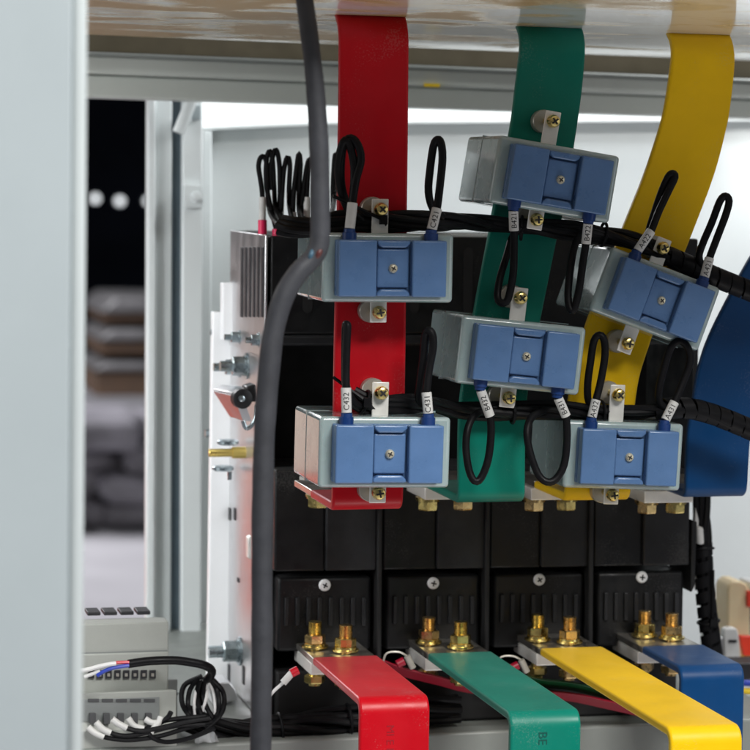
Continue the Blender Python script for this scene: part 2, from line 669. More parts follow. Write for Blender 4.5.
# terminal covers with ribs and a screw
screws = [(324.5, 585), (433, 583), (539, 579.5), (641.5, 577)]
for (a, b, c), (sx, sy) in zip(edges, screws):
    o0 = (a - 275) * -.0165
    w0, w1 = a + 3, c - 6
    bm = slab([(w0, 578 + o0), (w1, 576.5 + o0), (w1 - 1, 650 + o0), (w0 - 1, 652 + o0)], .006, .06)
    tc = obj('terminal_cover', bm, 'black', brk, bevel=.0025, segs=3)
    bm = BM()
    n = 8
    for k in range(n):
        x = w0 + 7 + (w1 - w0 - 16) * k / (n - 1)
        slab([(x, 598 + o0), (x + 4.2, 598 + o0), (x + 3.8, 626 + o0), (x - .4, 626 + o0)], .0035, .0035, bm)
    obj('rib_row', bm, 'black2', tc, bevel=.0006)
    c0 = at(sx, sy, .006)
    bm = add_lathe(BM(), c0, (0, -1, 0), [(0, .0045), (.0012, .0045), (.0022, .0036), (.0025, .0015)], 20)
    sc = obj('screw', bm, 'platewhite', tc)
    bm = BM()
    R = Matrix.Rotation(random.uniform(0, 1.5), 3, 'Y')
    add_box(bm, c0 + Vector((0, -.0024, 0)), (.0042, .0008, .001), R)
    add_box(bm, c0 + Vector((0, -.0025, 0)), (.001, .0008, .0042), R)
    obj('cross_recess', bm, 'ink', sc)
# barriers between poles
for x in (380.5, 488.3, 592):
    o0 = (x - 275) * -.0165
    bm = slab([(x - 2.2, 470), (x + 2.6, 470), (x + .8, 690 + o0), (x - 4, 690 + o0)], -.004, .06)
    obj('phase_barrier', bm, 'cavity', brk, bevel=.001)
bm = slab([(692, 520), (697, 522), (695, 585), (692, 592), (690.5, 592)], .0, .05)
obj('end_flange', bm, 'black', brk, bevel=.001)
bm = slab([(696, 508), (699, 520), (699, 532), (694, 530)], .03, .006)
slab([(695, 556), (700, 560), (697, 586), (692, 590), (693, 575)], .03, .006, bm)
obj('clip', bm, 'sleeve', brk, bevel=.0008)
# side plate: galvanised sheet on the left face
XS = XL - .0015
z_sp = SHELF_Z + .001


def side_box(px0, px1, py0, py1, name, m, parent, th=.002, x=XS, bevel=.0004):
    a = atx(px0, (py0 + py1) / 2, x)
    b = atx(px1, (py0 + py1) / 2, x)
    zt = atx((px0 + px1) / 2, py0, x).z
    zl = atx((px0 + px1) / 2, py1, x).z
    bm = BM()
    add_box(bm, (x - th / 2 + .0005, (a.y + b.y) / 2, (zt + zl) / 2), (th, abs(b.y - a.y), zt - zl))
    return obj(name, bm, m, parent, bevel=bevel)


yb0 = atx(231, 300, XS).y
yf0 = YU - .001
bm = BM()
zs1 = atx(250, 352, XS).z
add_box(bm, (XS, (yb0 + yf0) / 2, (ztop + .0005 + zs1) / 2), (.002, yb0 - yf0, ztop + .001 - zs1))
sp = obj('side_plate', bm, 'steel', brk, bevel=.0006)
print('ylow', atx(222, 560, XS).y, 'yb0', yb0)
ylow = .1815
bm = BM()
add_box(bm, (XS + .0012, (ylow + .02) / 2, (zs1 - .0003 + z_sp) / 2), (.002, ylow - .02, zs1 - z_sp))
sp2 = obj('side_plate', bm, 'steel', brk, bevel=.0006)
# louvre slots in the side plate
for k in range(6):
    px = 241.5 + k * 4.1
    side_box(px, px + 1.7, 247.5 - k * .1, 317, 'louvre_slot', 'slot', sp, th=.0014, x=XS - .00095, bevel=0)
for (px, y0, y1) in ((229.5, 508, 520), (234.5, 508, 520), (228.5, 664, 682), (243, 666, 684), (238, 578, 582)):
    side_box(px, px + 1.6, y0, y1, 'punched_slot', 'slot', sp2, th=.0014, x=XS + .00025, bevel=0)


def side_bolt(px, py, r, length, parent, m='zinc', name='bolt'):
    p = atx(px, py, XS)
    bm = add_lathe(BM(), p, (-1, 0, 0), [(0, r * 1.35), (.0015, r * 1.35), (.0016, r * 1.05), (.003, r * 1.05)], 20)
    add_lathe(bm, p + Vector((-.003, 0, 0)), (-1, 0, 0), [(0, r), (length * .45, r), (length * .5, r * .85)], 6, .4)
    add_lathe(bm, p + Vector((-.003 - length * .5, 0, 0)), (-1, 0, 0), [(0, r * .55), (length * .5, r * .55)], 14)
    return obj(name, bm, m, parent, smooth=30)


for a in ((241, 337, .0042, .010), (260, 340, .0042, .008), (229, 332, .0042, .012), (247, 366, .0075, .018),
          (240, 367, .0060, .018), (226, 433, .006, .014), (240, 651, .0085, .022)):
    side_bolt(*a, sp2)
# latch bracket with black roller, brass pin and washers on the side plate
p = atx(246, 398, XS)
bm = BM()
a = [at(213, 391, .10), at(234, 396, .06), at(243, 421, .06), at(230, 417, .10)]
add_poly(bm, a, (.006, -.004, 0))
b_ = [at(213, 390, .10), at(222, 385.5, .13), at(246, 388, .06), at(234, 394, .06)]
add_poly(bm, b_, (0, 0, .001))
lt = obj('latch_bracket', bm, 'steel', brk, bevel=.0008)
bm = add_lathe(BM(), at(240, 398, .055), (.1, -1, 0), [(0, .0075), (.008, .0075), (.009, .006)], 22)
obj('roller', bm, 'black2', lt)
bm = add_lathe(BM(), at(241, 398.5, .045), (.1, -1, 0), [(0, .0023), (.003, .0023), (.0035, .0015)], 14)
obj('pin', bm, 'zinc', lt)
bm = slab([(246, 387), (256, 384), (258, 402), (248, 402)], .05, .02)
obj('clamp_block', bm, 'black', lt, bevel=.0015)
bm = add_tube(BM(), px_path([(243, 421), (246, 428), (251, 426), (256, 418), (257, 405)], .05), .0018, 10)
obj('spring_clip', bm, 'zinc', lt)
for (px, py, r) in ((243, 442, .0085), (238, 468, .0085)):
    p = atx(px, py, XS) + Vector((-.012, 0, 0))
    bm = add_lathe(BM(), p, (0, 0, 1), [(-.002, r * .8), (-.001, r), (.001, r), (.002, r * .8)], 22)
    obj('flat_washer', bm, 'zinc', brk)
p = atx(245, 452.5, XS)
bm = add_lathe(BM(), p + Vector((.002, 0, 0)), (-1, 0, 0), [(0, .0045), (.012, .0045), (.0122, .0032), (.03, .0032), (.0305, .0028)], 18)
obj('brass_pin', bm, 'brasspin', brk)
bm = slab([(228, 472), (232, 472), (231.5, 480), (228, 480)], .09, .003)
obj('cotter_tip', bm, 'zinc', brk)
bm = slab([(248, 538), (252, 536), (252, 560), (248, 558)], .035, .01)
obj('side_catch', bm, 'tab', brk, bevel=.0008)
# white mounting plate behind the side plate
bm = slab([(222.5, 283), (238, 283), (238, 340), (222.5, 340)], .17, .011)
slab([(213, 312), (250, 312), (250, 694), (207.5, 694)], .182, .01, bm)
obj('mounting_plate', bm, 'platewhite', brk, bevel=.0008)
# corner bracket at the foot
bm = slab([(207, 684), (230, 682), (236, 690), (238, 700), (214, 706)], .10, .03)
obj('foot_bracket', bm, 'steel', brk, bevel=.001)

# terminal pads
bolts_up = [(318, 350), (428, 463), (534, 566), (647, 675)]
Zbar = {}
for key, (yb, py) in dict(red=(YB_RED, 511), green=(YB_GREEN, 503.5), yellow=(YB_YEL, 501.5), blue=(YB_BLUE, 498)).items():
    Zbar[key] = at(480, py + (480 - {'red': 368, 'green': 492, 'yellow': 598, 'blue': 717}[key]) * .0, yb).z
    Zbar[key] = at({'red': 368, 'green': 492, 'yellow': 598, 'blue': 717}[key], py, yb).z
YP = -.046
for key, (b0, b1) in zip(('red', 'green', 'yellow', 'blue'), bolts_up):
    xa = at(b0 - 5, 500, YP).x
    xb = at(b1 + 16, 500, YP).x
    zt = Zbar[key] - .0006
    bm = BM()
    add_box(bm, ((xa + xb) / 2, YP + .03, zt - .0045), (xb - xa, .07, .009))
    obj('upper_terminal', bm, 'tab', brk, bevel=.0008)
    for kk, bx in enumerate((b0, b1)):
        p = at(bx, 500, YP + .012)
        p.z = zt - .009
        bm = add_lathe(BM(), p, (0, 0, -1), [(0, .0092), (.0016, .0092), (.0017, .0085), (.003, .0085)], 24)
        add_lathe(bm, p + Vector((0, 0, -.003)), (0, 0, -1), [(0, .0078), (.0055, .0078), (.0065, .0070)], 6, .3 + kk)
        obj('bolt', bm, 'brass' if (kk + len(key)) % 2 else 'copper', brk, smooth=30)

# ------------------------------------------------------------------ upper bars
TH = .0058


def smooth_rows(rows, n=8):
    out = []
    pts = [Vector((r[0], r[1], r[2])) for r in rows]
    P = [pts[0] * 2 - pts[1]] + pts + [pts[-1] * 2 - pts[-2]]
    for i in range(1, len(P) - 2):
        a, b, c, d = P[i - 1:i + 3]
        for k in range(n):
            t = k / n
            out.append(.5 * ((2 * b) + (c - a) * t + (2 * a - 5 * b + 4 * c - d) * t * t + (3 * b - a - 3 * c + d) * t ** 3))
    out.append(pts[-1])
    return out


def upper_bar(key, rows, Y, label):
    zb_ = Zbar[key]
    root = thing('busbar', label, 'busbar', (at(rows[-1][1], rows[-1][0], Y) + at(rows[-1][2], rows[-1][0], Y)) / 2, 'coloured upper busbars')
    R = .009
    sm = smooth_rows(rows)
    out = []
    for y, xl, xr in sm:
        L = at(xl, y, Y)
        Rr = at(xr, y, Y)
        z = (L.z + Rr.z) / 2
        if z < zb_ + R + .001:
            continue
        L.z = Rr.z = z
        out.append((L, Rr, Vector((0, TH, 0))))
    ytop = {'red': 15, 'green': 25.5, 'yellow': 33.5}.get(key)
    if ytop is not None:      # the head of the bar turns back into the board
        RT = .024
        xm = {'red': 375, 'green': 554, 'yellow': 705}[key]
        zc = at(xm, ytop, Y).z - RT * math.sin(math.radians(52))
        body = [r for r in out if r[0].z < zc - .001]
        head = []
        for k in range(9):
            a = math.radians(52) * k / 8
            dy, z = RT - RT * math.cos(a), zc + RT * math.sin(a)
            near = min(out, key=lambda r: abs(r[0].z - z))
            head.append((Vector((near[0].x, Y + dy, z)), Vector((near[1].x, Y + dy, z)), Vector((0, math.cos(a), -math.sin(a))) * TH))
        a = math.radians(52)
        l0, r0, t0 = head[-1]
        up_ = Vector((0, math.sin(a), math.cos(a))) * .016
        head.append((l0 + up_, r0 + up_, t0))
        out = head[::-1] + body
    Lx, Rx = at(rows[-1][1], rows[-1][0], Y).x, at(rows[-1][2], rows[-1][0], Y).x
    for k in range(9):
        a = PI / 2 * k / 8
        yy = Y + R - R * math.cos(a)
        zz = zb_ + R - R * math.sin(a)
        t = Vector((0, math.cos(a), math.sin(a))) * TH
        out.append((Vector((Lx, yy, zz)), Vector((Rx, yy, zz)), t))
    ycut = Y + .072 if key == 'red' else max(Y + R + .004, YP - .012)
    yend = -.072 if key == 'red' else .034
    out.append((Vector((Lx, ycut, zb_)), Vector((Rx, ycut, zb_)), Vector((0, 0, TH))))
    obj('sleeve', strip_mesh(out), key, root, bevel=.0016, segs=3, smooth=40)
    if ycut + .004 < yend:
        bm = BM()
        add_box(bm, ((Lx + Rx) / 2, (ycut + yend) / 2, zb_ + TH / 2 + .0004), (Rx - Lx - .0012, yend - ycut, TH - .0012))
        obj('bare_end', bm, 'tin', root, bevel=.0006)
    return root


red_rows = [(-60, 341, 411), (17, 340, 409.5), (130, 339, 408.5), (230, 337.5, 407.3), (345, 335, 406), (440, 333.6, 404.6), (511, 332.7, 403.3)]
green_rows = [(-60, 521.5, 586.5), (0, 521.5, 586.5), (40, 521.3, 586.2), (85, 516.5, 583), (133, 510, 576.5), (206, 494.4, 565), (238, 488.7, 557.5),
              (300, 476.7, 545), (345, 469, 536), (392, 461.5, 528.5), (430, 459, 526), (503.5, 458.5, 525.3)]
yellow_rows = [(-60, 674, 735.5), (0, 674, 735.5), (35, 674, 735.5), (68, 671.5, 735), (105, 666, 731), (130, 660, 726.5), (175, 645, 714.5), (230, 623, 694),
               (290, 600, 670), (320, 588.5, 658), (345, 581, 650), (375, 573.5, 640.5), (405, 569, 635.5), (440, 567, 632.5), (501.5, 566, 631)]
blue_rows = [(-60, 905, 965), (60, 870, 930), (180, 800, 866), (230, 768, 833), (260, 749.5, 816), (292, 732, 799), (335, 710.5, 777), (369, 699, 764), (407, 692.5, 756.5), (433, 688, 751.5),
             (465, 686.5, 749), (498, 686, 747.5)]
upper_bar('red', red_rows, YB_RED, 'straight red sleeved busbar hanging down behind two transformers')
upper_bar('green', green_rows, YB_GREEN, 'green sleeved busbar bending gently left behind two transformers')
upper_bar('yellow', yellow_rows, YB_YEL, 'yellow sleeved busbar sweeping from top right down to the left')
bb = upper_bar('blue', blue_rows, YB_BLUE, 'dark blue sleeved busbar cut by the right edge, carrying no transformer')

# ------------------------------------------------------------------ lower bars
bolts_lo = [((315, 645), (345.5, 648.5)), ((428.5, 640.5), (460.5, 645)), ((537.5, 637.5), (569.5, 640)), ((644.5, 633.5), (671.5, 636))]
lower = [
    ('red', (312.7, 657), (375, 656), (360.7, 698.7), 'red sleeved flat bar bolted to the first pole, bent down at the front'),
    ('green', (428, 653), (491, 652), (509, 713), 'green sleeved flat bar bolted to the second pole, bent down with faint print'),
    ('yellow', (540, 648), (602, 646), (664, 729), 'longest yellow sleeved flat bar reaching forward from the third pole'),
    ('blue', (642, 646), (703, 643.5), (684, 667), 'short blue sleeved flat bar bolted to the last pole'),
]
YT = -.055
for (key, tl, tr, fb, lab), (b0, b1) in zip(lower, bolts_lo):
    L = at(tl[0], tl[1], YT)
    Rr = at(tr[0], tr[1], YT)
    z = L.z
    w = .0478
    Rx = L.x + w
    yf = atz(fb[0], fb[1], z).y - .002
    R = .0105
    root = thing('busbar', lab, 'busbar', ((L.x + Rx) / 2, YT, z - TH), 'coloured lower busbars')
    rows = [(Vector((L.x, YT, z)), Vector((Rx, YT, z)), Vector((0, 0, -TH)))]
    nseg = 12
    for k in range(1, nseg):
        yy = YT + (yf + R - YT) * k / nseg
        rows.append((Vector((L.x, yy, z)), Vector((Rx, yy, z)), Vector((0, 0, -TH))))
    for k in range(11):
        a = PI / 2 * k / 10
        yy = yf + R - R * math.sin(a)
        zz = z - R + R * math.cos(a)
        t = Vector((0, math.sin(a), -math.cos(a))) * TH
        rows.append((Vector((L.x, yy, zz)), Vector((Rx, yy, zz)), t))
    rows.append((Vector((L.x, yf, z - .14)), Vector((Rx, yf, z - .14)), Vector((0, TH, 0))))
    obj('sleeve', strip_mesh(rows), key, root, bevel=.0016, segs=3, smooth=40)
    bm = BM()
    add_box(bm, ((L.x + Rx) / 2, (YT + .012) / 2 + .0001, z - TH / 2 - .0006), (w - .0012, .012 - YT, TH - .0012))
    obj('bare_end', bm, 'tin', root, bevel=.0006)
    # the breaker's own terminal under the bar
    bm = BM()
    add_box(bm, ((L.x + Rx) / 2 - .001, -.012, z - TH - .0055), (w * .9, .06, .009))
    obj('lower_terminal', bm, 'tab', brk, bevel=.0008)
    for kk, (bx, by) in enumerate((b0, b1)):
        p = atz(bx, by + 2.5, z)
        m1 = ('brass', 'copper')[(kk + len(key)) % 2]
        bm = add_lathe(BM(), p + Vector((0, 0, -.028)), (0, 0, 1), [(0, .0044), (.047, .0044)], 16)
        for q in range(9):     # thread ridges on the free end
            add_lathe(bm, p + Vector((0, 0, .0095 + q * .0011)), (0, 0, 1), [(0, .0044), (.0004, .005), (.0007, .005), (.0011, .0044)], 16)
        add_lathe(bm, p + Vector((0, 0, -.026)), (0, 0, 1), [(0, .007), (.001, .0078), (.0055, .0078)], 6, .5)
        bo = obj('bolt', bm, 'copper' if (kk + len(key)) % 3 else 'brass', root, smooth=30)
        bm = add_lathe(BM(), p + Vector((0, 0, .0002)), (0, 0, 1), [(0, .0098), (.0014, .0098), (.0015, .0082), (.0032, .0080)], 28)
        obj('washer', bm, 'brass', bo, smooth=30)
        bm = add_lathe(BM(), p + Vector((0, 0, .0033)), (0, 0, 1), [(0, .0071), (.0006, .0078), (.0058, .0078), (.0064, .0071)], 6, random.uniform(0, 1))
        obj('nut', bm, m1, bo, smooth=30)
    if key == 'green':
        for s, dz, dy in (('BE', -.0125, 0), ('INK', -.0285, 0)):
            bm = text_bm(s, .0085, (0, 0, -1), (1, 0, 0), (L.x + w * .45, yf - .00012, z - R + dz + .006), .0001)
            obj('lettering', bm, 'greenink', root)
    if key == 'red':
        bm = text_bm('MI E M', .0075, (0, 0, -1), (1, 0, 0), (L.x + w * .43, yf - .00012, z - R - .018), .0001)
        obj('lettering', bm, 'redink', root)

# ------------------------------------------------------------------ current transformers
CW, CH, CD = .0875, .0470, .082
cts = {
    'A': [(322.5, 232), (453.5, 234.5), (453.5, 302.5), (322.5, 302.5)],
    'B': [(500, 134.5), (621, 157), (609, 223), (489.5, 203)],
    'C': [(612.7, 246.7), (720.7, 288), (699, 352.5), (590, 310)],
    'D': [(461, 314.5), (586, 328), (580, 395.5), (457, 383.5)],
    'E': [(320, 417), (450, 417), (450.5, 488.5), (318.5, 487.5)],
    'F': [(568, 420), (683.5, 424.5), (681, 491), (562, 488)],
}
ct_lab = {
    'A': ('grey and blue current transformer on the red bar, just under the upper harness', .0, .0),
    'B': ('topmost grey and blue current transformer, tilted on the green bar', .0, .0),
    'C': ('most tilted grey and blue current transformer, on the yellow bar', .0, .0),
    'D': ('grey and blue current transformer in the middle of the green bar, wires hanging below', .0, .0),
    'E': ('lowest grey and blue current transformer on the red bar, left face reflecting orange', .0, .0),
    'F': ('lowest grey and blue current transformer on the yellow bar, beside the blue bar', .0, .0),
}


def make_ct():
    root = thing('current_transformer', '', 'transformer', group='current transformers clamped on the busbars')
    # housing: closed shell with softly rounded edges
    bm = BM()
    add_box(bm, (0, CD / 2, 0), (CW, CD, CH))
    h = obj('housing', bm, 'ctbody', root, local=True, bevel=.0028, segs=5)
    # seam half way back round the shell
    bm = BM()
    add_box(bm, (0, CD * .52, 0), (CW + .0006, .0008, CH + .0006))
    obj('seam', bm, 'ctbody', h, local=True)
    # blue cover: two pads, lower middle with chamfered ledges
    bw, bh = .0715, .0382
    bm = BM()
    add_box(bm, (0, -.0010, 0), (bw, .0070, bh))
    x0 = -bw / 2
    xa, xb = x0 + bw * .352, bw / 2 - bw * .322
    add_box(bm, (x0 + bw * .175, -.0088, 0), (bw * .35, .0084, bh))
    add_box(bm, (bw / 2 - bw * .16, -.0088, 0), (bw * .32, .0084, bh))
    add_box(bm, ((xa + xb) / 2, -.0058, 0), (xb - xa - .0022, .0046, bh - .0118))
    for s in (1, -1):
        zt, z1, z2 = s * (bh / 2 - .0002), s * (bh / 2 - .0024), s * (bh / 2 - .0051)
        xc, xd = xa + .0006, xb - .0006
        add_poly(bm, [(xc, -.0104, zt), (xd, -.0104, zt), (xd, -.0104, z1), (xd - .003, -.0104, z2), (xc + .003, -.0104, z2), (xc, -.0104, z1)], (0, .0066, 0))
    c = obj('terminal_cover', bm, 'ctblue', root, local=True, bevel=.0012, segs=3)
    bm = add_lathe(BM(), (0.001, -.007, 0), (0, -1, 0), [(0, .0042), (.0008, .0042), (.0009, .0030), (.0025, .0030), (.0035, .0022), (.0037, .001)], 20)
    s_ = obj('screw', bm, 'brightscrew', c, local=True)
    bm = BM()
    Rm = Matrix.Rotation(.5, 3, 'Y')
    add_box(bm, (.001, -.0106, 0), (.0034, .0006, .0008), Rm)
    add_box(bm, (.001, -.01065, 0), (.0008, .0006, .0034), Rm)
    obj('cross_recess', bm, 'ink', s_, local=True)
    # clamp tabs above and below: tab, washer on the bar, screw
    for s in (1, -1):
        bm = BM()
        add_box(bm, (0, .0135, 0), (.0112, .0012, .030))
        add_box(bm, (0, .018, -s * .0144), (.0112, .0085, .0012))
        tb = obj('clamp_tab', bm, 'tab', root, local=True, bevel=.0006)
        zz = s * .008
        bm = add_lathe(BM(), (-.001, .0345, zz), (0, -1, 0), [(0, .0082), (.006, .0082), (.0066, .0077)], 26)
        obj('washer', bm, 'washer', tb, local=True)
        bm = add_lathe(BM(), (0, .034, zz), (0, -1, 0), [(0, .0024), (.0213, .0024), (.0214, .0038), (.0226, .0038), (.0227, .0046), (.0246, .0046), (.0276, .0036), (.0282, .002)], 20)
        sw = obj('screw', bm, 'brass', tb, local=True, smooth=30)
        bm = BM()
        Rm = Matrix.Rotation(.3 + .5 * s, 3, 'Y')
        add_box(bm, (0, .0057, zz), (.0052, .0008, .0011), Rm)
        add_box(bm, (0, .00565, zz), (.0011, .0008, .0052), Rm)
        obj('cross_recess', bm, 'ink', sw, local=True)
        tb['side'] = s
    for s in (-1, 1):
        bm = add_lathe(BM(), (s * .0272, -.004, 0), (0, 0, 1), [(-.004, .0046), (.0026, .0046), (.0028, .0038), (.0052, .0036)], 18)
        bt = obj('cable_boot', bm, 'boot', root, local=True)
        bt['side'] = s
    return root


def copy_tree(o, parent=None):
    c = o.copy()
    COL.objects.link(c)
    if parent:
        c.parent = parent
        c.matrix_parent_inverse = Matrix.Identity(4)
    for ch in o.children:
        copy_tree(ch, c)
    return c


proto = make_ct()
# tab: centre x, top reach, bottom reach (metres from the housing edge), boots on top?
ct_cfg = {'A': (-.003, .0225, .014, 1), 'B': (-.005, .023, .0122, -1), 'C': (-.0045, .019, .018, 1), 'D': (-.002, .022, .0135, -1), 'E': (-.001, .0215, .0112, 1), 'F': (-.003, .0245, .0117, 1)}
ctw = {}
bpy.context.view_layer.update()
roots = {'A': proto}
for k in 'BCDEF':
    roots[k] = copy_tree(proto)
barY = {'A': YB_RED, 'E': YB_RED, 'B': YB_GREEN, 'D': YB_GREEN, 'C': YB_YEL, 'F': YB_YEL}
for k, c in cts.items():
    o = roots[k]
    yb = barY[k]
    Y = yb - .035
    P = [at(x, y, Y) for x, y in c]
    ctr = (P[0] + P[1] + P[2] + P[3]) / 4
    wv = (P[1] - P[0] + P[2] - P[3]) / 2
    hv = (P[0] - P[3] + P[1] - P[2]) / 2
    th = math.atan2(-wv.z, wv.x)
    sx, sz = wv.length / CW, hv.length / CH
    print('CT', k, 'Y', round(Y, 4), 'w,h scale', round(sx, 3), round(sz, 3))
    sc = (sx + sz) / 2
    o.location = ctr
    o.rotation_euler = (0, th, 0)
    o.scale = (sx, 1, sz)
    o['label'] = ct_lab[k][0]
    xo, rt_, rb_, bz = ct_cfg[k]
    for ch in o.children:
        if ch.name.startswith('clamp_tab'):
            s = ch['side']
            reach = rt_ if s > 0 else rb_
            # tab mesh spans +-15 mm; washer sits 8 mm from its centre
            ch.location = (xo, 0, s * (CH / 2 + reach - .0145))
        if ch.name.startswith('cable_boot'):
            s = ch['side']
            ch.location = (0, 0, bz * (.0382 / 2 + .002))
            if bz < 0:
                ch.rotation_euler = (0, PI, 0)
                ch.location = (0, 0, -(.0382 / 2 + .002))
    ctw[k] = (ctr, th, Y, sx, sz, bz)
for o in list(bpy.data.objects):
    if 'side' in o.keys():
        del o['side']


def ct_boot(k, s):
    ctr, th, Y, sx, sz, bz = ctw[k]
    x, z = s * .0272 * sx, bz * (.0382 / 2 + .006) * sz
    return ctr + Vector((x * math.cos(th) + z * math.sin(th), -.004, -x * math.sin(th) + z * math.cos(th)))


# ------------------------------------------------------------------ transformer wires with numbered sleeves
WR = .0026


def ct_wire(k, s, text, sleeve_end, loop, label, r=WR, extra=None):
    b = ct_boot(k, s)
    Yw = b.y
    e = at(sleeve_end[0], sleeve_end[1], Yw + .001)
    d = (e - b).normalized()
    root = thing('looped_wire', label, 'wire', b, 'looped wires at the transformers')
    pts = [b, b.lerp(e, .5), e] + [at(p[0], p[1], Yw + (p[2] if len(p) > 2 else .002)) for p in loop]
    obj('conductor', add_tube(BM(), pts, r, 10), 'wire', root)
    if extra:
        obj('conductor', add_tube(BM(), [at(p[0], p[1], Yw + (p[2] if len(p) > 2 else .004)) for p in extra], r, 10), 'wire', root)
    s0 = b + d * .0012
    bm = add_lathe(BM(), s0, d, [(0, .0029), (.0003, .0033), ((e - s0).length, .0033), ((e - s0).length + .0002, .0029)], 18)
    sl = obj('marker_sleeve', bm, 'sleeve', root)
    if text:
        upd = d if d.z > 0 else -d
        mid = s0.lerp(e, .47)
        # lettering bent round the tube, reading upwards
        n = Vector((0, -1, 0))
        n = (n - upd * n.dot(upd)).normalized()
        n = (n + upd.cross(n) * -.15).normalized()
        side = upd.cross(n)
        yd = n.cross(upd)
        bm = text_bm(text, .0052, upd, yd, (0, 0, 0), .00001)
        for q in range(-8, 9):
            bmesh.ops.bisect_plane(bm, geom=bm.verts[:] + bm.edges[:] + bm.faces[:], plane_co=yd * q * .0004, plane_no=yd)
        for v in bm.verts:
            along = v.co.dot(upd)
            acr = v.co.dot(yd)
            out = v.co.dot(n)
            a = acr / .0033
            v.co = mid + upd * along + (n * math.cos(a) + yd * math.sin(a)) * (.00342 + out)
        obj('lettering', bm, 'ink', sl)
    return root


H = .020   # the loops run back to the harness
ct_wire('A', -1, '', (352.5, 203), [(356, 180), (361, 160), (358, 145), (351, 138, .004), (344, 144, .006), (341, 165, .009), (342, 188, .012), (349, 207, .016), (362, 220, H)],
        'black looped wire with plain white sleeve, before the red bar at upper left', extra=[(352.5, 203), (354, 185), (354, 165), (350, 146), (345, 140, .004), (340.5, 150, .006), (338, 170, .009), (341, 192, .012), (348, 210, .016)])
ct_wire('A', 1, 'C421', (437, 208.5), [(440, 185), (442.5, 158), (441, 143), (437.5, 139.5, .004), (433.5, 146, .006), (430, 170, .008), (428.5, 192, .011), (433, 209, .016), (443, 217, H)],
        'black looped wire in a white sleeve marked C421')
ct_wire('B', -1, 'B421', (514, 230.5), [(514, 250), (513, 275), (508, 299), (502, 303, .003), (497.5, 297, .006), (500, 278, .009), (507, 255, .012), (512, 238, .018), (520, 228, H)],
        'black looped wire hanging from a white sleeve marked B421')
ct_wire('B', 1, 'B422', (586, 243.5), [(583, 262), (579, 290), (574, 309), (570, 309, .003), (568, 296, .006), (570, 272, .009), (574, 248, .014), (580, 236, .019), (592, 233, H)],
        'black looped wire hanging from a white sleeve marked B422')
ct_wire('C', -1, 'A422', (651, 231), [(659, 211), (669, 190), (675, 177), (672.5, 173.5, .003), (668, 177, .005), (661, 193, .008), (654, 214, .012), (648, 236, .018), (652, 250, H)],
        'black looped wire in a white sleeve marked A422, before the yellow bar')
ct_wire('C', 1, 'A421', (709.5, 258), [(717, 238), (726, 214), (729, 201), (725.5, 196, .003), (720, 201, .005), (712, 222, .008), (703, 243, .012), (699, 257, .018), (704, 270, H)],
        'black looped wire in a white sleeve marked A421, rightmost of the upper row')
ct_wire('D', -1, 'B432', (490, 416), [(491, 435), (488, 460), (481, 478), (474.5, 481, .002), (469, 470, .004), (466, 448, .006), (468, 428, .008), (476, 414, .014), (492, 410, H)],
        'black looped wire hanging from a white sleeve marked B432, over the green bar')
ct_wire('D', 1, 'B431', (566, 416), [(567, 440), (564, 465), (556, 479), (547, 482, .002), (538, 474, .004), (530, 452, .006), (527, 432, .008), (532, 417, .014), (545, 410, H)],
        'black looped wire hanging from a white sleeve marked B431')
ct_wire('E', -1, 'C432', (346, 388), [(346, 365), (347, 335), (347.5, 326), (346.5, 324.5, .003), (345.5, 328, .006), (345, 360, .008), (346, 385, .012), (356, 404, .016), (372, 404, H)],
        'black looped wire in a white sleeve marked C432, before the red bar')
ct_wire('E', 1, 'C431', (426.5, 392.5), [(429, 370), (433, 348), (432.5, 335), (429, 330.5, .003), (425.5, 335, .006), (423, 360, .008), (420, 385, .012), (419, 400, .016), (430, 409, H)],
        'black looped wire in a white sleeve marked C431')
ct_wire('F', -1, 'A432', (596, 400), [(601, 380), (605, 355), (604, 340), (599.5, 335, .003), (594, 341, .005), (590.5, 362, .008), (587.5, 388, .012), (590, 404, .016), (604, 411, H)],
        'black looped wire in a white sleeve marked A432')
ct_wire('F', 1, 'A431', (674.5, 402), [(683, 382), (690, 362), (688, 348), (680, 341, .003), (671, 347, .005), (664, 368, .008), (659, 390, .012), (660, 403, .016), (672, 411, H)],
        'black looped wire in a white sleeve marked A431, rightmost of the lower row')

# ------------------------------------------------------------------ harnesses


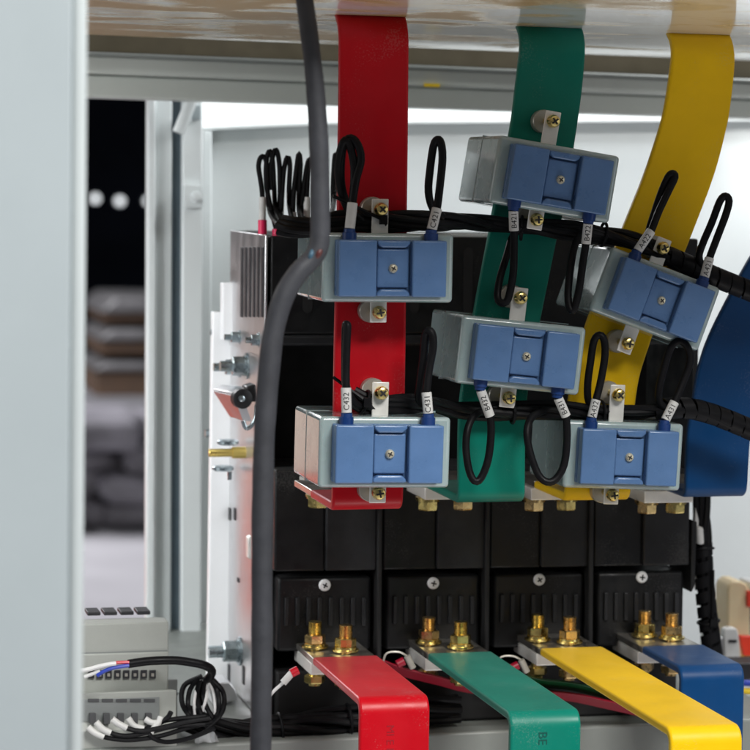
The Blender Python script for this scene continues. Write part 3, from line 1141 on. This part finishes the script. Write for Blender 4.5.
def harness(label, path, n, R, r, wrap=None, tails=(), group='black wire harnesses', taper=None):
    """path: (px, py, Y)"""
    C = spline([at(*p) for p in path], .004)
    root = thing('wire_harness', label, 'wire harness', C[len(C) // 2], group)
    T = [(C[min(i + 1, len(C) - 1)] - C[max(i - 1, 0)]).normalized() for i in range(len(C))]
    for k in range(n):
        ph = 2 * PI * k / n
        i0 = 0
        tw = random.uniform(2.0, 3.4)
        pts = []
        for i, c in enumerate(C):
            u, w = frame_for(T[i])
            a = ph + tw * i / 26.0 + .25 * math.sin(i * .23 + k)
            rad = R * (.75 + .35 * math.sin(i * .11 + k * 1.7))
            pts.append(c + (u * math.cos(a) + w * math.sin(a)) * rad)
        obj('wire', add_tube(BM(), pts, r, 9, smooth=False), 'wire', root)
    if wrap:
        a0, a1 = wrap
        i0, i1 = int(a0 * (len(C) - 1)), int(a1 * (len(C) - 1))
        pts = []
        N = (i1 - i0) * 12
        for q in range(N + 1):
            f = i0 + (i1 - i0) * q / N
            i = min(int(f), len(C) - 2)
            c = C[i].lerp(C[i + 1], f - i)
            u, w = frame_for(T[i])
            a = (f - i0) * 2.5
            pts.append((c, u, w, a, T[i]))
        bm = BM()
        prev = None
        for c, u, w, a, t in pts:
            d = u * math.cos(a) + w * math.sin(a)
            q = [bm.verts.new(c + d * (R + r + .0002) - t * .0044), bm.verts.new(c + d * (R + r + .0002) + t * .0044),
                 bm.verts.new(c + d * (R + r - .0008) + t * .0044), bm.verts.new(c + d * (R + r - .0008) - t * .0044)]
            if prev:
                for k in range(4):
                    bm.faces.new((prev[k], prev[(k + 1) % 4], q[(k + 1) % 4], q[k]))
            prev = q
        obj('spiral_wrap', bm, 'wire', root)
    for (fr, tail) in tails:
        i = int(fr * (len(C) - 1))
        u, w = frame_for(T[i])
        ring = [C[i] + (u * math.cos(a) + w * math.sin(a)) * (R + r + .0008) for a in [2 * PI * q / 20 for q in range(21)]]
        bm = add_tube(BM(), ring, .0011, 8, smooth=False)
        if tail:
            add_box(bm, C[i] + Vector((0, -(R + r + .002), .001)), (.005, .004, .006))
            add_tube(bm, [C[i] + Vector((0, -(R + r + .002), .001)), at(*tail)], .0012, 6)
        obj('cable_tie', bm, 'wire', root)
    return root


hu = [(281, 225, YB_RED - .004), (294, 227, YB_RED - .012), (318, 226, YB_RED - .016), (345, 221, YB_RED - .016), (380, 221, YB_RED - .014), (440, 222, YB_RED + .005), (490, 226, YB_GREEN - .012), (540, 229, YB_GREEN - .014), (585, 232, YB_GREEN - .008),
      (620, 238, YB_YEL - .020), (655, 251, YB_YEL - .016), (690, 266, YB_YEL - .014), (720, 279, YB_YEL - .014), (765, 297, YB_YEL - .014)]
harness('upper black wire harness running across all three bars', hu, 7, .0046, .0025, wrap=(.78, 1.0), tails=[(.17, (333, 196, YB_RED - .03)), (.5, None), (.66, None)])
hl = [(352, 396, YB_RED - .016), (372, 405, YB_RED - .016), (410, 405, YB_RED - .005), (450, 409, YB_GREEN - .014), (500, 411, YB_GREEN - .014), (550, 411, YB_GREEN - .014), (600, 412, YB_YEL - .016), (640, 411, YB_YEL - .016), (680, 408, YB_YEL - .015),
      (705, 412, YB_YEL - .012), (730, 421, YB_YEL - .01), (770, 438, YB_YEL - .01)]
harness('lower black wire harness running across to the blue bar', hl, 7, .0048, .0025, wrap=(.74, 1.0), tails=[(.03, (333, 377, YB_RED - .02)), (.42, None), (.62, None)])
hv = [(696, 440, .05), (700, 490, .04), (702, 520, .035), (703, 560, .03), (706, 600, .03), (712, 650, .03), (718, 700, .03), (724, 760, .03)]
harness('upright black wrapped harness beside the breaker right end, under the blue bar', hv, 6, .0050, .0026, wrap=(.30, 1.0), tails=[(.33, None), (.55, (713, 570, .02))])
bm = slab([(697, 527), (704, 527), (705, 545), (698, 545)], .018, .012)
o = obj('cable_clip', bm, 'sleeve', None, bevel=.002)
tag(o, 'small white clip holding the upright harness under the blue bar', 'clip')

# ------------------------------------------------------------------ breaker control wires (top left)
YC = .045
ctl = [
    ([(262.5, 197), (260.5, 180), (258.5, 166), (261, 157), (265, 158), (267, 168), (267.5, 190), (270, 212), (280, 226), (292, 228)], (262.5, 222), True, 'first from the left of the thin looped control wires, red ferrule showing'),
    ([(268, 195), (266, 175), (267, 157), (270, 151), (272.5, 160), (274, 185), (276, 210), (284, 226), (296, 229)], (276.5, 231), False, 'second from the left of the thin looped control wires'),
    ([(272, 190), (271, 168), (274, 152), (277, 151), (279.5, 165), (280, 190), (280.5, 212), (287, 226), (300, 229)], None, False, 'third from the left of the thin looped control wires, among the tallest'),
    ([(281, 220), (282, 195), (284, 170), (287.5, 157), (290, 165), (289, 190), (290, 210), (295, 225), (306, 229)], None, False, 'fourth from the left of the thin looped control wires, lower and rounder'),
    ([(293, 212), (294, 190), (297, 165), (299, 153), (300.5, 165), (299, 190), (299, 210), (303, 224), (312, 229)], (293, 224), True, 'fifth from the left of the thin looped control wires, narrow and pointed'),
    ([(307, 197), (308, 175), (310, 160), (308, 162), (305, 178), (303, 200), (304, 218), (310, 227), (318, 229)], (307, 222), True, 'sixth from the left of the thin looped control wires, partly behind the grey cable'),
    ([(333, 206), (333, 185), (334.5, 160), (336, 154), (338, 160), (337, 178), (335, 195), (332, 212), (325, 228)], None, False, 'thin looped control wire between the grey cable and the red bar'),
]
for i, (path, fer, slv, lab) in enumerate(ctl):
    root = thing('control_wire', lab, 'wire', at(path[0][0], path[0][1], YC), 'thin looped control wires on the breaker')
    pts = px_path([(p[0], p[1], -.22 * max(0, (q - len(path) + 3) / 2.0)) for q, p in enumerate(path)], YC)
    if fer:
        start = at(fer[0], fer[1], YC)
        pts = [start] + pts
    obj('conductor', add_tube(BM(), pts, .0019, 8), 'wire', root)
    if fer:
        p = at(fer[0], fer[1] + 12, YC)
        q = at(fer[0], fer[1] - 2, YC)
        obj('ferrule', add_tube(BM(), [p, q], .0033, 14), 'pink', root)
    if slv:
        obj('marker_sleeve', add_tube(BM(), [at(fer[0], fer[1] - 2.2, YC), at(path[0][0], path[0][1], YC)], .0026, 12), 'sleeve', root)

# ------------------------------------------------------------------ thick grey cable in the foreground
YG = -.40
root = thing('power_cable', 'thick grey cable hanging in the foreground, slit open at its kink', 'cable', at(262, 760, YG))
g_path = [(300, -40), (304, -5), (308, 25), (313, 65), (317, 110), (319.5, 160), (320, 205), (320, 235), (317.5, 250), (310, 261), (298, 273), (284, 296), (274, 330), (269, 370), (265, 420), (263, 480), (262, 560), (262, 650), (261, 720), (260, 800)]
rr = .00585
obj('sheath', add_tube(BM(), px_path(g_path, YG), lambda t: rr * (.84 + .22 * min(1, t * 2.4)) * (1 - .10 * math.exp(-((t - .345) / .012) ** 2)) * (1 + .02 * math.sin(t * 41) + .015 * math.sin(t * 97)), 20), 'greycable', root)
obj('core', add_tube(BM(), px_path([(312.5, 251, -.0035), (311, 255, -.0051), (309.5, 259, -.0035)], YG), .0014, 10), 'coreblue', root)
obj('core', add_tube(BM(), px_path([(321, 248, -.0030), (319, 253, -.0052), (316, 258, -.0035)], YG), .0018, 10), 'corebrown', root)

# ------------------------------------------------------------------ control module at lower left
YM = atz(125, 745, SHELF_Z).y + .012
mod = thing('terminal_module', 'pale grey two-tier terminal module standing on the shelf at lower left', 'control module', at(125, 740, YM))
# front face leans back at the top; tiers are prisms swept along X
def tier(name, prof, m, x0, x1, parent=mod, bevel=.0008):
    """prof: (Y offset, py) outline seen end-on"""
    a = at(x1, 700, YM)
    b = at(x0, 700, YM)
    bm = BM()
    pts = [Vector((b.x, YM + yo, at(x1, py, YM + yo).z)) for yo, py in prof]
    add_poly(bm, pts, (a.x - b.x, 0, 0))
    return obj(name, bm, m, parent, bevel=bevel)


tier('upper_housing', [(.0, 622), (.014, 617.5), (.05, 617), (.05, 720), (.0, 720), (.0, 690), (-.002, 660), (-.002, 652), (.0, 651)], 'din', 60, 168)
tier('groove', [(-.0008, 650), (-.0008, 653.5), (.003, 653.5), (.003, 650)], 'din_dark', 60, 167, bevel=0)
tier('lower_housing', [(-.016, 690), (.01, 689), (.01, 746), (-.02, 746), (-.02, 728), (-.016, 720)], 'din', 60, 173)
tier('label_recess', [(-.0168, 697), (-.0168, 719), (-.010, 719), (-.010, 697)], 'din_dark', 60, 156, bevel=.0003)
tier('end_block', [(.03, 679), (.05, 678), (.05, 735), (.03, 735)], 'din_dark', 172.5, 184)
for k in range(4):
    x = 87.5 + k * 16.6
    bm = slab([(x, 612.3 - k * .3), (x + 13.2, 612 - k * .3), (x + 13.2, 615.6 - k * .3), (x, 615.9 - k * .3)], YM + .025, .02)
    obj('top_lever', bm, 'slot', mod, bevel=.0006)
for k in range(8):
    x = 88.3 + k * 8.8
    bm = slab([(x, 670.5), (x + 6, 670.3), (x + 6, 678.3), (x, 678.5)], YM - .0028, .006)
    s = obj('socket', bm, 'slot', mod)
    bm = slab([(x + 1.5, 673.5), (x + 4.2, 673.5), (x + 4.2, 676.5), (x + 1.5, 676.5)], YM - .0033, .003)
    obj('contact', bm, 'washer', s)
for k in range(5):
    x = 90 + k * 14
    bm = slab([(x, 714), (x + 6, 714), (x + 6, 724), (x, 724)], YM - .0215, .006)
    obj('socket', bm, 'recess', mod)
    bm = slab([(x - 2, 699), (x + 9, 699), (x + 9, 702), (x - 2, 702)], YM - .0175, .003)
    obj('release_tab', bm, 'recess', mod)
bm = text_bm('AP', .0028, (1, 0, 0), (0, 0, 1), at(177, 694, YM + .0297), .0001)
obj('lettering', bm, 'ink', mod)

# its cables
YK = YM - .035
root = thing('sheathed_cable', 'black sheathed cable with white, red and blue cores over the grey module', 'cable', at(170, 662, YK))
obj('sheath', add_tube(BM(), px_path([(128, 664), (145, 661.5), (161, 660.5), (177, 660.5), (192, 662.5), (205, 665.5), (212, 671, .01), (209, 678, .02), (203, 684, .03), (199, 705, .03)], YK), .0031, 14), 'wire', root)
obj('core', add_tube(BM(), px_path([(129, 662.3), (120, 662.5), (113, 663.3), (108, 664)], YK - .002), .0012, 8), 'redwire', root)
obj('core', add_tube(BM(), px_path([(116, 663.5), (108, 664.5), (97, 667), (88, 669.5), (78, 671)], YK - .003), .0016, 8), 'whitewire', root)
obj('core', add_tube(BM(), px_path([(129, 665.5), (118, 667), (108, 669.5), (101, 673), (97, 676)], YK - .003), .0014, 8), 'bluewire', root)
obj('core', add_tube(BM(), px_path([(100, 671), (92, 674), (84, 677)], YK - .002), .0013, 8), 'whitewire', root)
wl = [
    ([(88, 727), (95, 733), (108, 738), (130, 740), (160, 736), (190, 727), (212, 722)], 'wire with white ferrule beside the near post, curving under the module'),
    ([(96, 722), (106, 731), (125, 736), (150, 732), (175, 726), (205, 724)], 'second white-ferruled wire from the near post'),
    ([(112, 719), (124, 727), (140, 731), (160, 728), (185, 722), (210, 718)], 'third white-ferruled wire from the near post'),
    ([(128, 718), (134, 726), (144, 729), (160, 722), (176, 719), (206, 716)], 'fourth white-ferruled wire, in the middle of the lower sockets'),
    ([(145, 719), (152, 723), (160, 723), (168, 717), (171, 712)], 'fifth white-ferruled wire, short and bent upward'),
    ([(161, 717), (158, 724), (150, 735), (165, 742), (190, 738), (215, 728)], 'white-ferruled wire nearest the right end of the module'),
]
for i, (p, lab) in enumerate(wl):
    root = thing('module_wire', 'black ' + lab, 'wire', at(p[0][0], p[0][1], YM - .026), 'ferruled wires at the module')
    P = px_path([(x, y, -.002 * (i % 3) - .0015 * q) for q, (x, y) in enumerate(p)], YM - .026)
    obj('conductor', add_tube(BM(), P, .0018, 8), 'wire', root)
    d = spline(P, .002)
    obj('ferrule', add_tube(BM(), [d[0], d[min(3, len(d) - 1)], d[min(6, len(d) - 1)]], .0024, 12), 'sleeve', root)
# slack coils
cl = [
    ([(200, 679), (196, 690), (194, 705), (195, 719)], 'whitewire', 'white wire leftmost in the hanging slack by the module'),
    ([(203, 679), (207, 690), (205, 703), (200, 716), (198, 720)], 'whitewire', 'white wire in the middle of the hanging slack by the module'),
    ([(206, 677), (213, 692), (215, 708), (213, 716), (206, 721)], 'whitewire', 'white wire rightmost in the hanging slack by the module'),
    ([(198, 678), (190, 690), (188, 705), (192, 720)], 'wire', 'black wire just left of the white wires in the hanging slack'),
    ([(205, 678), (203, 695), (207, 708), (214, 719)], 'wire', 'black wire between the white wires of the hanging slack'),
    ([(200, 680), (197, 694), (199, 708), (204, 720)], 'wire', 'short black wire behind the white wires of the hanging slack'),
    ([(202, 676), (184, 686), (183, 706), (198, 724)], 'wire', 'black wire bowed furthest left in the hanging slack, nearest the module'),
    ([(208, 675), (223, 692), (222, 712), (206, 728)], 'wire', 'black wire bowed furthest right in the hanging slack'),
    ([(207, 676), (216, 688), (219, 705), (214, 722)], 'wire', 'black wire just right of the white wires in the hanging slack'),
]
for p, m, lab in cl:
    o = obj('slack_wire', add_tube(BM(), px_path([(x, y, .004 * math.sin(i * 2.1)) for i, (x, y) in enumerate(p)], YK + .02), .0011 if m == 'whitewire' else .0019, 8), m)
    tag(o, lab, 'wire', 'slack wires beside the module')
harness('dark bundled harness lying on the shelf behind the grey cable', [(186, 716, .0), (208, 724, -.004), (228, 729, -.006), (250, 731, -.008), (280, 729, -.008), (320, 723, -.008), (355, 719, -.008), (400, 714, -.008), (460, 708, -.006)], 10, .0078, .0030, tails=[(.35, None), (.6, None), (.75, None)])
bm = BM()
random.seed(3)
gx, gy = 7, 6
V = [[None] * gy for _ in range(gx)]
for i in range(gx):
    for j in range(gy):
        p = atz(192 + 24 * i / (gx - 1) + (4 - j) * .8, 744 - 14 * j / (gy - 1), SHELF_Z + .001)
        p.z += random.uniform(.0008, .007) * (1 if 0 < i < gx - 1 and 0 < j else .3)
        V[i][j] = bm.verts.new(p)
for i in range(gx - 1):
    for j in range(gy - 1):
        bm.faces.new((V[i][j], V[i + 1][j], V[i + 1][j + 1], V[i][j + 1]))
o = obj('plastic_scrap', bm, 'film', None, smooth=20)
tag(o, 'crumpled scrap of clear film on the shelf beside the module', 'plastic film')

# ------------------------------------------------------------------ cables behind the lower bars
for name_, m, path, lab in (
        ('earth_cable', 'darkred', [(380, 664), (404, 673), (440, 682), (472, 690), (520, 694), (570, 698), (605, 705), (640, 713), (700, 728)], 'thin red flat cable running behind the lower bars'),
        ('earth_cable', 'darkgreen', [(520, 679), (541, 684), (570, 687), (600, 694), (630, 702), (670, 715)], 'green flat cable, darkened for shade, running behind the lower green and yellow bars')):
    P = spline(px_path(path, -.035), .004)
    rows = []
    for i, p in enumerate(P):
        rows.append((p + Vector((0, .006, -.0038)), p + Vector((0, -.004, .0038)), Vector((0, .003, .0008))))
    o = obj(name_, strip_mesh(rows), m, None, bevel=.0006)
    tag(o, lab, 'cable', 'flat cables behind the lower bars')
# crimped lugs on thin pale wires under the bars
for base, lab in (((299, 669), 'crimped pale wire with red collar under the red bar'), ((405, 660), 'crimped pale wire with red collar left of the green bar'), ((519, 664), 'crimped pale wire with red collar left of the yellow bar')):
    bx, by = base
    root = thing('lug_wire', lab, 'wire', at(bx, by, -.06), 'crimped lug wires at the lower terminals')
    sgn = 1 if bx < 350 else -1
    obj('collar', add_tube(BM(), px_path([(bx - 1, by + 1), (bx - 8, by + 4.5)], -.058), .0032, 12), 'redwire' if sgn > 0 else 'darkred', root)
    if sgn > 0:
        obj('crimp', add_tube(BM(), px_path([(bx - 7, by + 4), (bx - 16, by + 14)], -.058), .0027, 12), 'sleeve', root)
        obj('conductor', add_tube(BM(), px_path([(bx - 15, by + 13), (bx - 26, by + 23), (bx - 36, by + 36), (bx - 44, by + 55)], -.056), .0012, 8), 'whitewire', root)
    else:
        obj('crimp', add_tube(BM(), px_path([(bx + 8, by + 8), (bx + 2, by - 4)], -.045), .0025, 12), 'washer', root)
        obj('conductor', add_tube(BM(), px_path([(bx + 2, by - 4), (bx - 6, by - 8), (bx - 18, by - 7), (bx - 22, by + 2)], -.043), .0008, 8), 'washer', root)

# ------------------------------------------------------------------ right edge: insulator, fuse holder, coloured wires
YR = .22
bm = slab([(727.5, 660), (727.5, 590), (729, 585), (734, 581), (741, 581), (747, 584), (750, 591), (750.5, 660)], YR, .03)
o = obj('insulator', bm, 'cream', None, bevel=.002)
tag(o, 'cream rounded insulator block at the right edge', 'insulator')
bm = slab([(750.8, 582), (775, 582), (775, 665), (750.8, 665)], YR + .004, .03)
fz = thing('fuse_carrier', 'red and white fuse carrier cut by the right edge', 'fuse holder', at(755, 665, YR))
obj('body', bm, 'whitewire', fz, bevel=.002)
bm = slab([(747.2, 591), (770, 591), (770, 607), (747.2, 607)], YR - .004, .003)
obj('red_tab', bm, 'redclip', fz, bevel=.0008)
bm = slab([(740, 636), (752, 636), (752, 656), (744, 656)], YR - .012, .006)
obj('red_tab', bm, 'redclip', fz, bevel=.001)
bm = slab([(743, 656.3), (752, 656.3), (752, 664), (745, 664)], YR - .012, .006)
obj('yellow_tab', bm, 'yellowwire', fz, bevel=.001)
tb = thing('fuse_terminal', 'small white terminal clip standing behind the lower blue bar', 'terminal', at(733, 662, YR - .02))
bm = slab([(725.5, 663), (724, 632), (726, 628.5), (736, 628), (738.5, 632), (741, 663)], YR - .025, .01)
obj('body', bm, 'whitewire', tb, bevel=.0012)
bm = slab([(729, 640), (737, 640), (737, 642.5), (729, 642.5)], YR - .027, .002)
obj('slot', bm, 'slot', tb)
bm = slab([(719, 638), (724, 636), (724, 664), (720, 664)], YR - .022, .006)
obj('screw_clamp', bm, 'steel', tb, bevel=.0008)
bm = slab([(712, 600), (727, 600), (727, 690), (712, 690)], YR + .05, .03)
o = obj('terminal_cover', bm, 'whitewire', None, bevel=.0015)
o.name = 'white_cover'
tag(o, 'plain white cover block left of the cream insulator', 'cover')
for y, m, c in ((683, 'bluewire', 'blue'), (691, 'yellowwire', 'yellow'), (699, 'greenwire', 'green'), (707, 'redwire', 'red')):
    o = obj('phase_wire', add_tube(BM(), px_path([(690, y - 8, .02), (720, y - 3), (745, y), (790, y + 1)], .12), .0027, 10), m)
    tag(o, c + ' insulated wire emerging behind the lower blue bar at the right edge', 'wire', 'coloured wires at the right edge')
bm = slab([(700, 664), (800, 662), (800, 679), (700, 681)], .15, .03)
o = obj('mounting_rail', bm, 'slot', None, bevel=.001)
tag(o, 'black rail under the white terminal clip at the right edge', 'rail')

# ------------------------------------------------------------------ hall behind the cabinet
bm = BM()
add_box(bm, (0, 4, FLOOR_Z - .05), (60, 44, .1))
o = obj('floor', bm, 'floor')
o['kind'] = 'structure'
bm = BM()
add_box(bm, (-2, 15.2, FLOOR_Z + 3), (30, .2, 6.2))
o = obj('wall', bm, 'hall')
o['kind'] = 'structure'
for px, py, lab in ((95.5, 198.5, 'leftmost of the round lamps, half hidden by the near post'), (120, 201, 'brightest round lamp in the dark hall, middle of the three'), (149, 201, 'rightmost round lamp, cut off by the rear post')):
    p = at(px, py, 13.5)
    bm = add_lathe(BM(), p + Vector((0, .02, 0)), (0, -1, 0), [(0, .023), (.03, .023), (.034, .017)], 20)
    root = thing('hall_lamp', lab, 'lamp', p, 'round lamps in the hall')
    obj('diffuser', bm, 'lamp', root)
    bm = add_lathe(BM(), p + Vector((0, .10, 0)), (0, -1, 0), [(0, .02), (.03, .03), (.078, .032)], 20)
    obj('shade', bm, 'slot', root)
# stacked bundles
YS = 10.5
stack = [((60, 296), (170, 325), (60, 344), 'top'), ((60, 348), (170, 0), (60, 366), 'middle'), ((60, 371), (170, 0), (60, 398), 'bottom')]
for (x0, y0, ya, y1, word) in ((100, 297, 313, 322, 'top'), (97, 329, 341, 354, 'middle'), (92, 362, 371, 396, 'bottom')):
    root = thing('wrapped_bundle', 'blurred white-wrapped bundle on timber, %s one of the stack in the hall' % word, 'bundle', at(120, y1, YS), 'wrapped bundles stacked in the hall')
    bm = slab([(x0 + 16, y0), (190, y0 + 1), (190, ya), (x0, ya)], YS, .8)
    obj('wrapped_load', bm, 'wrap', root, bevel=.02)
    bm = slab([(x0 + 4, ya + 1), (190, ya + 1), (190, y1), (x0 + 4, y1)], YS + .03, .7)
    obj('pallet', bm, 'timber', root, bevel=.005)
bm = BM()
random.seed(11)
p0 = at(40, 400, YS)
p1 = at(200, 400, YS)
YS = 7.7
p0 = at(30, 402, YS)
p1 = at(210, 402, YS)
zt = at(120, 404, YS).z
for k in range(26):
    t = random.random()
    c = p0.lerp(p1, t)
    lv = k % 4
    h = (zt - FLOOR_Z)
    add_box(bm, (c.x, YS - .25 - .25 * random.random(), FLOOR_Z + h * (lv + .5) / 4 + .002), (random.uniform(.10, .24), .5, h * random.uniform(.2, .28)), Matrix.Rotation(random.uniform(-.12, .12), 3, 'Y'))
o = obj('sheeted_pile', bm, 'lilac', None, bevel=.03, segs=3)
tag(o, 'grey-lilac sheeted pile below the wrapped bundles in the hall', 'pile')
# orange panel added outside the view, to be mirrored by the steel side plate
dr = thing('mirrored_panel', 'low orange and peach panel, added out of view beyond the near post', 'panel', (-.75, 1.6, FLOOR_Z))
zz1 = CAM.z - .40
bm = BM()
add_box(bm, (-.75, 1.6, (zz1 + FLOOR_Z) / 2), (.95, .03, zz1 - FLOOR_Z))
obj('lower_panel', bm, 'orange', dr, bevel=.004)
bm = BM()
add_box(bm, (-.75, 1.6, zz1 + .082), (.95, .028, .16))
obj('upper_panel', bm, 'peach', dr, bevel=.004)
bm = add_tube(BM(), [(-.4, 1.58, zz1 - .3), (-.4, 1.54, zz1 - .3), (-.4, 1.54, zz1 - .42), (-.4, 1.58, zz1 - .42)], .008, 10)
obj('handle', bm, 'black', dr)

# ------------------------------------------------------------------ light


def area(name, loc, target, size, power, col=(1, 1, 1), sy=None, spread=None):
    l = bpy.data.lights.new(name, 'AREA')
    l.energy = power
    l.color = col
    l.size = size
    if sy:
        l.shape = 'RECTANGLE'
        l.size_y = sy
    o = bpy.data.objects.new(name, l)
    COL.objects.link(o)
    o.location = loc
    d = Vector(target) - Vector(loc)
    o.rotation_euler = d.to_track_quat('-Z', 'Y').to_euler()
    if spread:
        l.spread = math.radians(spread)
    return o


ctr = Vector((0, -.1, .05))
area('front_light', (.35, -2.2, 1.95), (0, -.15, -.1), 1.0, 92, (1, .985, .96))
area('front_light', (1.7, -2.0, .2), ctr, .9, 2.5, (.95, .98, 1))  # added weak fill from the right, stands for no real window
area('rear_fill_light', (.9, .18, 1.1), (.25, .5, 0), .8, 27, (.97, .99, 1), .3)  # added lamp above the view that brightens the back panel
area('rear_fill_light', (-.35, .32, 1.2), (-.1, .5, -.1), .5, 2, (.95, .98, 1), .25)  # added lamp for the left part of the back panel
area('board_fill_light', (.1, -.55, -1.0), (.15, -.15, .41), .7, 9, (1, .98, .95))  # added lamp that brightens the board's underside from below, no bench there
area('side_fill_light', (-.85, -.15, .34), (-.22, .42, .0), .45, 1.5, (.97, .99, 1), None, 78)  # added narrow lamp that brightens rear post and mounting plate
area('side_fill_light', (-1.15, -.05, .42), (-.1, .1, .05), .6, 1.2, (.98, .99, 1))  # added lamp that lifts the left-facing sides
area('hall_light', (-2.2, 8.2, 3.2), (-2.0, 8.2, 0), 3.5, 640, (.97, .97, 1))
area('hall_light', (-1.6, 1.1, 1.0), (-.7, 1.6, -.3), .6, 7, (1, .97, .93))  # added lamp that brightens the mirrored orange panel

w = bpy.data.worlds.new('World')
S.world = w
w.use_nodes = True
bg = w.node_tree.nodes['Background']
bg.inputs['Color'].default_value = (.86, .92, 1, 1)
bg.inputs['Strength'].default_value = .10

S.view_settings.view_transform = 'Standard'
S.view_settings.look = 'None'
S.view_settings.exposure = .12
S.view_settings.gamma = 1
S.render.engine = 'CYCLES'
S.cycles.use_denoising = True
S.cycles.max_bounces = 8
S.cycles.sample_clamp_indirect = 6
S.render.film_transparent = False
